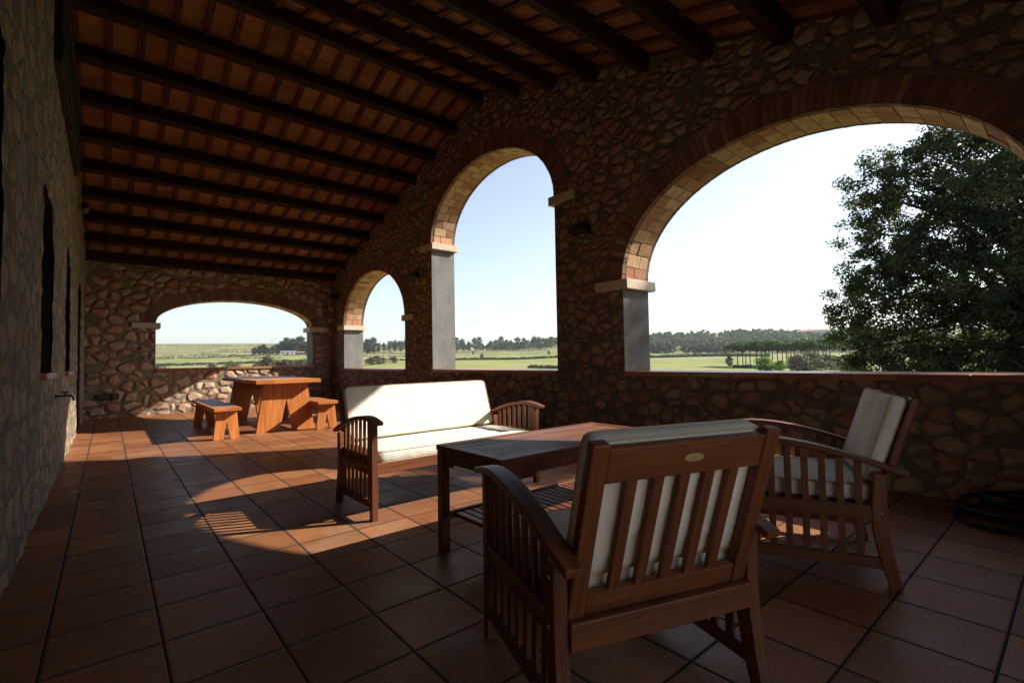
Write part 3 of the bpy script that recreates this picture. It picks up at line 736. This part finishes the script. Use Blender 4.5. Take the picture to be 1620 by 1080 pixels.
ra=np.concatenate([[0,6,12],np.geomspace(16,4500,150)]);aa=np.concatenate([np.arange(-180,-10,4.0),np.arange(-10,100,.5),np.arange(100,180,4.0)])
A,RR=np.meshgrid(np.radians(aa),ra,indexing='ij');X=RR*np.sin(A);Y=RR*np.cos(A);Z=land(X.ravel(),Y.ravel()).reshape(X.shape)
na,nr=X.shape;F=[]
ii,jj=np.meshgrid(np.arange(na),np.arange(nr-1),indexing='ij');i2=(ii+1)%na
F=np.stack([ii*nr+jj,i2*nr+jj,i2*nr+jj+1,ii*nr+jj+1],-1).reshape(-1,4)
o=np_mesh('ground',np.stack([X,Y,Z],-1).reshape(-1,3),F[:,::-1],M['field'],smooth=True);tag(o,kind='structure')
# distant blue mountain
V=[];F=[];n=60
for i in range(n+1):
    az=33+12*i/n;h=300*math.exp(-((az-38.0)/1.5)**2)+150*math.exp(-((az-41.5)/2.2)**2)+60
    h*=1+.08*math.sin(az*9)
    for (r,hh) in ((3500,-30),(3900,h*.40),(4400,-30)): V.append((*pol(az,r),hh))
for i in range(n):
    for k2 in range(2): a=i*3+k2;F.append((a,a+3,a+4,a+1))
o=np_mesh('hills',V,F,M['hill'],smooth=True);tag(o,kind='structure')

def leaves(centers,radii,per,size,squash=1.0,flat=.0,seed=0):
    """small quads spread in each clump; returns V,F,tone"""
    g=np.random.default_rng(seed);C=np.repeat(np.asarray(centers,float),per,0);rad=np.repeat(np.asarray(radii,float),per)
    d=g.normal(size=C.shape);d/=np.linalg.norm(d,axis=1)[:,None];rr=g.random(len(C))**.45
    P=C+d*(rr*rad)[:,None]*np.array([1,1,squash])
    u=g.normal(size=P.shape);u/=np.linalg.norm(u,axis=1)[:,None];v=g.normal(size=P.shape);v-=u*(u*v).sum(1)[:,None];v/=np.linalg.norm(v,axis=1)[:,None]
    s=(size*(.6+.8*g.random(len(P))))[:,None];u=u*s;v=v*s*.55
    V=np.stack([P-u,P-v*1.0,P+u,P+v],1).reshape(-1,3);F=np.arange(len(V)).reshape(-1,4)
    ct=np.repeat(g.random(len(centers)),per);tone=np.clip(.55*ct+.45*g.random(len(P)),0,1)
    return V,F,tone
def limb_tree(mb,base,tips,r0,seed=0):
    g=random.Random(seed)
    for tp in tips:
        p0=Vector(base);p1=Vector(tp);pts=[];rs=[]
        for i in range(9):
            t=i/8;q=p0.lerp(p1,t)+Vector((g.uniform(-1,1),g.uniform(-1,1),g.uniform(-.5,.5)))*.09*(p1-p0).length*math.sin(math.pi*t)*.6
            q.z+=.12*(p1-p0).length*math.sin(math.pi*t);pts.append(q);rs.append(r0*(1-t)**1.1+.012)
        mb.tube(pts,rs,6,cap=False)
# --- the big evergreen oak beyond the wide arch
BT=(13.2,0.2,float(land(np.array([13.2]),np.array([.2]))[0]))
bt=empty('oak_tree',BT,0,'big dark evergreen oak filling the right half of the wide arch','tree')
lob=[ # (x,y,z,r) in world
(13.0,2.95,4.75,.62),(12.9,2.5,4.9,.7),(13.1,2.2,4.3,.75),(13.0,2.9,4.35,.5),(13.3,2.0,5.1,.6),
(13.2,1.55,5.6,.75),(13.0,1.2,5.0,.8),(13.3,.8,6.0,.95),(13.2,0,6.2,1.0),(13.3,-.9,6.15,1.0),(13.2,-1.8,5.9,1.1),(13.2,-2.8,5.4,1.2),(13.2,-3.7,4.6,1.2),
(13.0,3.1,3.75,.55),(12.9,2.6,3.5,.75),(13.0,1.9,3.5,.8),(13.1,1.2,3.9,.85),(13.1,.5,4.6,.9),
(13.0,3.0,2.9,.6),(12.9,3.3,2.15,.65),(12.8,2.7,2.3,.85),(13.0,3.5,1.6,.5),(12.9,3.1,1.2,.75),(12.8,2.4,1.5,.9),(12.7,2.9,.5,.75),(12.7,2.2,.4,.9),(12.8,2.0,2.6,.9),
(12.8,1.4,1.2,1.0),(12.9,1.3,2.5,1.0),(12.8,.6,1.7,1.1),(12.9,.4,3.0,1.1),(12.8,.5,.5,.9),(12.8,-.4,1.2,1.1),(12.9,-.5,2.5,1.2),(13.1,-.4,3.8,1.2),(13.2,-.4,5.0,1.2),
(13,-1.6,1.2,1.2),(13,-1.7,2.8,1.3),(13.1,-1.7,4.3,1.3),(13,-3,1.5,1.3),(13,-3,3.2,1.3),(13,-4.1,2.0,1.1),(13,-4.2,3.4,1.1),
(13.3,.2,6.75,.7),(13.3,-.8,6.85,.8),(13.3,-1.8,6.6,.8),(13.3,-2.7,6.2,.8),(12.9,2.6,2.9,.7),(12.7,2.5,1.1,.8),(12.3,1.6,.5,.8),(12.2,.4,.6,.9),(12.2,-.8,.7,1.0),(12.4,.3,2.6,.9),(12.5,-.9,3.4,1.0),(13.9,.6,5.4,.8),(13.9,1.3,4.6,.8),(14.3,1.8,2.4,1.1),(14.4,.6,4.2,1.2),(14.4,-.8,4.9,1.3),(14.4,-2.2,4.2,1.3),(14.4,-.6,2.4,1.3),(14.4,1.6,3.9,1.0),(14.4,-2.4,2.2,1.3),(14.2,1.6,.9,1.1),
(12.0,1.0,2.2,.9),(12.0,-.2,3.6,1.0),(11.9,-.5,1.6,1.0),(12.0,-1.8,3.0,1.1),(12.0,.9,3.9,.8)]
g=np.random.default_rng(5);cc=[];cr=[]
for (x,y,z,r) in lob:
    k2=int(38*r**2)+7
    for _ in range(k2):
        d=g.normal(size=3);d/=np.linalg.norm(d);q=np.array([x,y,z])+d*r*(.35+.65*g.random()**.5)*np.array([1,1,.9])
        cc.append(q-np.array(BT));cr.append(.15+.12*g.random())
V,F,tn=leaves(cc,cr,118,.031,.8,seed=3)
np_mesh('crown',V,F,M['oak'],bt,tn)
b=MB();tip=[Vector(l[:3])-Vector(BT) for l in lob]
b.tube([(0,0,0),(.05,-.1,.8),(-.05,-.15,1.7),(.05,-.2,2.6),(0,-.3,4.2)],[.30,.25,.22,.19,.07],10)
limb_tree(b,(-.03,-.15,1.5),tip[::2],.10,1);limb_tree(b,(.03,-.2,2.4),tip[1::3],.08,2)
b.build('trunk',M['bark'],bt,recalc=False)

# --- generic small trees (linked copies of a few prototypes)
def proto_tree(kind,h,wd,seed,mat,size,ncl,per,crown_z0=.25,trunk_r=.02):
    g=np.random.default_rng(seed);cc=[];cr=[]
    for _ in range(ncl):
        t=g.random();z=h*(crown_z0+(1-crown_z0)*t)
        env=wd*math.sin(math.pi*min(1,(.10+.88*t)))**.6
        a=g.random()*6.28;q=env*g.random()**.5*.8;cc.append((q*math.cos(a),q*math.sin(a),z*.96));cr.append(wd*(.26+.2*g.random()))
    V,F,tn=leaves(cc,cr,per,size,.8,seed=seed)
    return (V,F,tn)
def pine_crown(h,wd,seed):
    g=np.random.default_rng(seed);cc=[];cr=[]
    for _ in range(80):
        a=g.random()*6.28;q=wd*g.random()**.5;cc.append((q*math.cos(a),q*math.sin(a),h*(.70+.24*math.sqrt(max(0,1-(q/wd)**2))*g.random()**.4)));cr.append(wd*.24)
    return leaves(cc,cr,60,.26,.55,seed=seed)
PR_T={}
def mk_crown(key):
    if key in PR_T: return PR_T[key]
    kind,v=key
    if kind=='bush': V,F,t=proto_tree('b',1,.62,100+v,None,.05,34,46,.0);m_='shrub'
    elif kind=='green_bush': V,F,t=proto_tree('b',1,.65,120+v,None,.045,40,60,.0);m_='bright'
    elif kind=='round': V,F,t=proto_tree('b',1,.40,140+v,None,.030,46,60,.12);m_='farleaf'
    elif kind=='slim': V,F,t=proto_tree('b',1,.26,160+v,None,.026,40,46,.22);m_='poplar'
    elif kind=='pine':
        V,F,t=pine_crown(8.5,3.6,180+v);V=V/8.5;m_='pineleaf'
    o=np_mesh('crown',V,F,M[m_],None,t);me=o.data;bpy.data.objects.remove(o);PR_T[key]=me;return me
def mk_trunk(kind):
    k2='t'+kind
    if k2 in PR_T: return PR_T[k2]
    b=MB();top={'pine':.80,'slim':.7}.get(kind,.5);r={'pine':.022,'slim':.014}.get(kind,.03)
    b.tube([(0,0,-.08),(.006,.004,top*.4),(-.004,.006,top*.7),(0,0,top)],[r,r*.8,r*.65,r*.4],6)
    if kind=='pine':
        for i in range(6):
            a=i*1.05;b.tube([(0,0,.56+.02*i),(.10*math.cos(a),.10*math.sin(a),.68),(.24*math.cos(a),.24*math.sin(a),.80)],[.009,.007,.003],5)
    else:
        for i in range(5):
            a=i*1.3;b.tube([(0,0,top*.5),(.1*math.cos(a),.1*math.sin(a),top*.9),(.16*math.cos(a),.16*math.sin(a),top*1.3)],[.010,.008,.003],5)
    o=b.build('trunk',M['bark'],None,recalc=False);me=o.data;bpy.data.objects.remove(o);PR_T[k2]=me;return me
def tree(kind,px_az,r,h,label,group=None,v=0,name=None,cat='tree',wid=1.0):
    x,y=pol(px_az,r);z=float(land(np.array([x]),np.array([y]))[0])
    e=empty(name or kind,(x,y,z),random.random()*6.28,label,cat,group);e.scale=(h*wid,h*wid,h)
    c=bpy.data.objects.new('crown',mk_crown((kind,v)));COL.objects.link(c);c.parent=e
    t=bpy.data.objects.new('trunk' if 'bush' not in kind else 'stem',mk_trunk(kind));COL.objects.link(t);t.parent=e
    return e
ORD=['zeroth','first','second','third','fourth','fifth','sixth','seventh','eighth','ninth','tenth','eleventh','twelfth','thirteenth','fourteenth','fifteenth','sixteenth','seventeenth','eighteenth']
def az_of(u): return 39.98+math.degrees(math.atan((u-810)/762.9))
FRAME={}
# umbrella pines seen through the wide arch
us=[1166,1179,1186,1196,1204,1211,1221,1229,1237,1243,1250,1256,1262,1269,1275,1282,1288,1294,1301,1307,1312,1174,1216,1246,1266,1291]
for i,u in enumerate(us):
    back=i>=21;nm=['first','second','third','fourth','fifth']
    O_=['','','third','fourth','fifth','sixth','seventh','eighth','ninth','tenth','eleventh','twelfth','thirteenth','fourteenth','fifteenth','sixteenth','seventeenth','eighteenth','nineteenth','twentieth','last']
    L_={0:'leftmost umbrella pine of the row, standing free at its left end',1:'slender umbrella pine just right of the leftmost one in the row'}.get(i,('umbrella pine, %s from the left along the front of the row'%O_[min(i,20)]) if i<21 else 'umbrella pine set back behind the front row, %s of those behind from the left'%['first','second','third','fourth','fifth'][i-21])
    tree('pine',az_of(u),(146+5*math.sin(i*1.7))+(16 if back else 0),7.1+.45*math.sin(i*2.3),L_,'umbrella pines in a row beyond the wide arch',v=i%4,name='umbrella_pine',wid=1.0)
tree('round',az_of(1153),150,3.0,'small lone dark tree in the field left of the umbrella pines',v=0,name='field_tree')
tree('green_bush',az_of(1209),96,2.3,'bright green rounded bush in front of the umbrella pines, the larger of two',v=0,name='bush',cat='bush',wid=1.5)
tree('green_bush',az_of(1233),97,1.7,'bright green bush in front of the umbrella pines, the smaller of two',v=1,name='bush',cat='bush',wid=1.3)
for i,(u,h) in enumerate(((1262,2.4),(1282,2.7),(1304,2.5),(1322,2.2),(1340,2.4))):
    tree('bush',az_of(u),88+i*3,h,['grey brown shrub right of the two bright bushes','tall grey shrub below the right end of the pine row','grey shrub at the left foot of the big oak','low grey shrub half behind the lower leaves of the big oak','grey shrub showing through under the big oak'][i],v=i%3,name='shrub',cat='shrub',wid=1.5)
# row of pale trees seen through the tall arch
rowu=[722,731,742,751,758,776,785,793,801,808,818,829,836,845,853,864,872]
for i,u in enumerate(rowu):
    lab=['pale slim tree at the far left of the treeline in the tall arch','pale tree second from the left in the treeline of the tall arch'][i] if i<2 else 'slim pale tree, %s from the left in the thin treeline across the tall arch'%ORD[i+1]
    if u==776: lab='pale tree just right of the gap where the blue hill shows'
    if u==758: lab='pale tree just left of the gap where the blue hill shows'
    tree('slim',az_of(u),455+12*math.sin(i*2.1),12+2.2*math.sin(i*1.9+1),lab,'trees of the thin line across the tall arch',v=i%4,name='slim_tree',wid=1.15)
for i,(u,r,h) in enumerate(((762,260,3.2),(748,340,2.5),(868,300,2.6))):
    tree('round',az_of(u),r,h,['small dark round tree alone on the terraced field in the tall arch','small bush left of the lone round tree on the terraces','small bush near the right edge of the tall arch'][i],v=i,name='field_tree')
# trees in the smallest arch
for i,(u,h) in enumerate(((581,15),(590,17),(599,12),(607,11),(616,13),(625,12),(634,14),(573,12))):
    tree('round' if i in (0,1,7) else 'slim',az_of(u),430,h*.8,'dense green tree at the left of the smallest arch, the %s'%['shorter one','tallest','','','','','','most leftward one'][i] if i in (0,1,7) else 'slim tree, number %s from the left tree clump in the smallest arch'%ORD[i-1],None if i in (0,1,7) else 'slim trees of the line in the smallest arch',v=i%4,name='round_tree' if i in (0,1,7) else 'slim_tree')
for i,(u,h) in enumerate(((586,2.2),(596,2.4),(606,1.9),(622,2.0))):
    tree('bush',az_of(u),150+i*4,h,['brown shrub nearest the left pillar in the smallest arch','larger brown shrub right of the first in the smallest arch','low brown shrub in the middle of the smallest arch','low brown shrub at the right of the smallest arch'][i],v=i%3,name='shrub',cat='shrub',wid=1.6)
# wooded knoll and shrubs seen through the end-wall arch
kn=[(402,380,7),(410,380,8.5),(417,375,9.5),(424,372,7),(431,380,8),(438,385,10),(446,388,12),(455,385,12),(463,384,15),(471,380,13),(479,384,13),(488,380,14),(452,430,15),(476,430,17)]
for i,(u,r,h) in enumerate(kn):
    lab={2:'bushy tree at the left tip of the clump, beside a thin bare-topped one',8:'tallest tree of the clump seen through the end arch'}.get(i,'dark round tree, %s in the clump beyond the end arch counting from its left'%ORD[i+1])
    tree('round',az_of(u),r,h*.74,lab,'trees of the clump beyond the end arch',v=i%4,name='round_tree',wid=1.2)
for i,(u,r,h,wd) in enumerate(((250,46,1.15,1.5),(336,52,1.15,1.2),(344,50,.95,1.2),(364,50,1.25,1.7),(412,54,1.0,1.4),(424,52,1.6,1.4),(442,54,1.3,1.6),(452,52,1.35,1.7),(463,53,1.3,1.7),(476,50,1.35,1.5))):
    tree('bush',az_of(u),r,h*1.45,['grey bare shrub at the lower left corner of the end arch','small upright grey shrub left of the middle of the end arch','low grey shrub touching the small upright one','broad grey shrub in the middle above the sill of the end arch','low grey shrub left of the tallest one in the end arch','tallest grey shrub at the right of the end arch','grey shrub just right of the tallest one in the end arch','wide grey shrub below the white farm building','grey shrub below the brown end of the farm building','grey shrub nearest the right jamb of the end arch'][i],v=i%3,name='shrub',cat='shrub',wid=wd*.68)
# hedgerows and terrace banks: countable strips
def strip(name,az0,az1,r0,r1,h,label,mat,n=150,size=.3):
    g=np.random.default_rng(int(az0*10+r0));cc=[];cr=[]
    for i in range(n):
        t=g.random();x,y=pol(az0+(az1-az0)*t,r0+(r1-r0)*t+g.normal()*h*.4);z=float(land(np.array([x]),np.array([y]))[0])
        hh=h*(.5+.6*g.random());cc.append((x,y,z+hh*.4));cr.append(hh*.8)
    V,F,t=leaves(cc,cr,26,size,.6,seed=7);c0=np.mean(V,0);c0[2]=min(c0[2],9e9)
    o=np_mesh(name,V-c0,F,M[mat],None,t);o.location=c0;tag(o,label,'hedge')
strip('hedgerow',42,51.5,120,112,.9,'low dark hedge crossing the near field in the tall arch','shrub',260,.28)
strip('hedgerow',27,46,250,262,1.3,'dark hedge line halfway up the fields in the tall arch','farleaf',300,.5)
strip('hedgerow',54,68,255,262,1.5,'dark hedge line across the green field in the wide arch','farleaf',320,.5)
strip('hedgerow',64.5,73,140,140,.7,'dark low growth along the feet of the umbrella pines','farleaf',260,.4)
strip('hedgerow',3,18,215,235,1.1,'thin hedge across the pale field in the end arch','shrub',260,.4)
# woods on the hill: one mass
g=np.random.default_rng(21);cc=[];cr=[]
def wood(az0,az1,r0,r1,n,h0,h1):
    for i in range(n):
        az=az0+(az1-az0)*g.random();r=r0+(r1-r0)*g.random()**.8;x,y=pol(az,r);z=float(land(np.array([x]),np.array([y]))[0]);h=h0+(h1-h0)*g.random()
        for q in range(5): cc.append((x+g.normal()*h*.16,y+g.normal()*h*.16,z+h*(.35+.13*q*1.0)));cr.append(h*.26*(1.1-.1*q))
wood(53.5,80,370,640,620,7,10);wood(53.5,80,368,385,90,5,8);wood(51.5,56.5,380,560,60,6,9);wood(43,53.5,470,640,190,6,9);wood(26,45,520,600,130,6,9);wood(80,100,300,600,90,9,13)
V,F,t=leaves(cc,cr,24,1.15,.85,seed=9);o=np_mesh('woods',V,F,M['farleaf'],None,t);tag(o,'dark evergreen woods covering the hill behind the umbrella pines','woods',kind='stuff')
# low scrub on the left hill
cc=[];cr=[]
for i in range(34):
    az0=1+26*g.random();r0=285+430*g.random()**1.2;L_=3+9*g.random();dr=g.normal()*10;n_=int(L_*r0/57/1.6)
    for q in range(n_):
        if g.random()<.25: continue
        f=q/n_;az=az0+L_*f;r=r0+dr*f+g.normal()*1.5;x,y=pol(az,r);z=float(land(np.array([x]),np.array([y]))[0]);cc.append((x,y,z+.25));cr.append(.5+.8*g.random()**2)
V,F,t=leaves(cc,cr,16,.42,.45,seed=10);o=np_mesh('scrub',V,F,M['shrub'],None,t);tag(o,'low scrub along the terrace lines of the hillside beyond the end arch','scrub',kind='stuff')
# far buildings
def house(name,az,r,L,D,h,label,roofm,wallm,rise=1.2,wins=4,dz=0):
    x,y=pol(az,r);z=float(land(np.array([x]),np.array([y]))[0])+dz
    e=empty(name,(x,y,z),-R(az),label,'building')
    b=MB();b.box(-L/2,L/2,-D/2,D/2,-3,h);b.build('wall',M[wallm],e)
    b=MB();b.prism([(-D/2-.4,h+.003),(D/2+.4,h+.003),(D/2+.4,h+.2),(0,h+rise),(-D/2-.4,h+.2)],'x',-L/2-.3,L/2+.3);b.build('roof',M[roofm],e)
    for i in range(wins):
        b=MB();xx=-L/2+L*(i+.5)/wins;b.box(xx-.5,xx+.5,-D/2-.06,-D/2-.01,h*.35,h*.75);b.build('window',M['farglass'],e)
    return e
house('farm_building',az_of(455),372,9,5,2.4,'low white farm building with pale blue roof before the tree clump in the end arch','bluesheet','whitewall',.5,3,dz=-.3)
house('farm_building',az_of(469),376,10,5,1.9,'low brown-roofed shed right of the white farm building','farroof','mortar',.7,3,dz=-.3)
house('hill_house',az_of(1287),560,26,12,6,'pale house with terracotta roof on the wooded hill beside the big oak','farroof','whitewall',2.2,5,dz=3)

# the air: far things fade a little towards the pale sky
lo=float(Z.min())-1;lo=min(lo,-31.5);hiz=160.0
b=MB();b.box(-4700,4700,-4700,4700,lo,hiz);hz=b.build('haze',None)
hm=bpy.data.materials.new('haze_air');hm.use_nodes=True;ht=hm.node_tree;ht.nodes.clear()
ho=ht.nodes.new('ShaderNodeOutputMaterial');hv=ht.nodes.new('ShaderNodeVolumePrincipled')
hv.inputs['Color'].default_value=(.80,.88,.97,1);hv.inputs['Density'].default_value=.00018;hv.inputs['Anisotropy'].default_value=.3
ht.links.new(hv.outputs[0],ho.inputs['Volume']);hz.data.materials.append(hm);tag(hz,'thin pale air haze softening the far fields and hills','haze',kind='stuff')
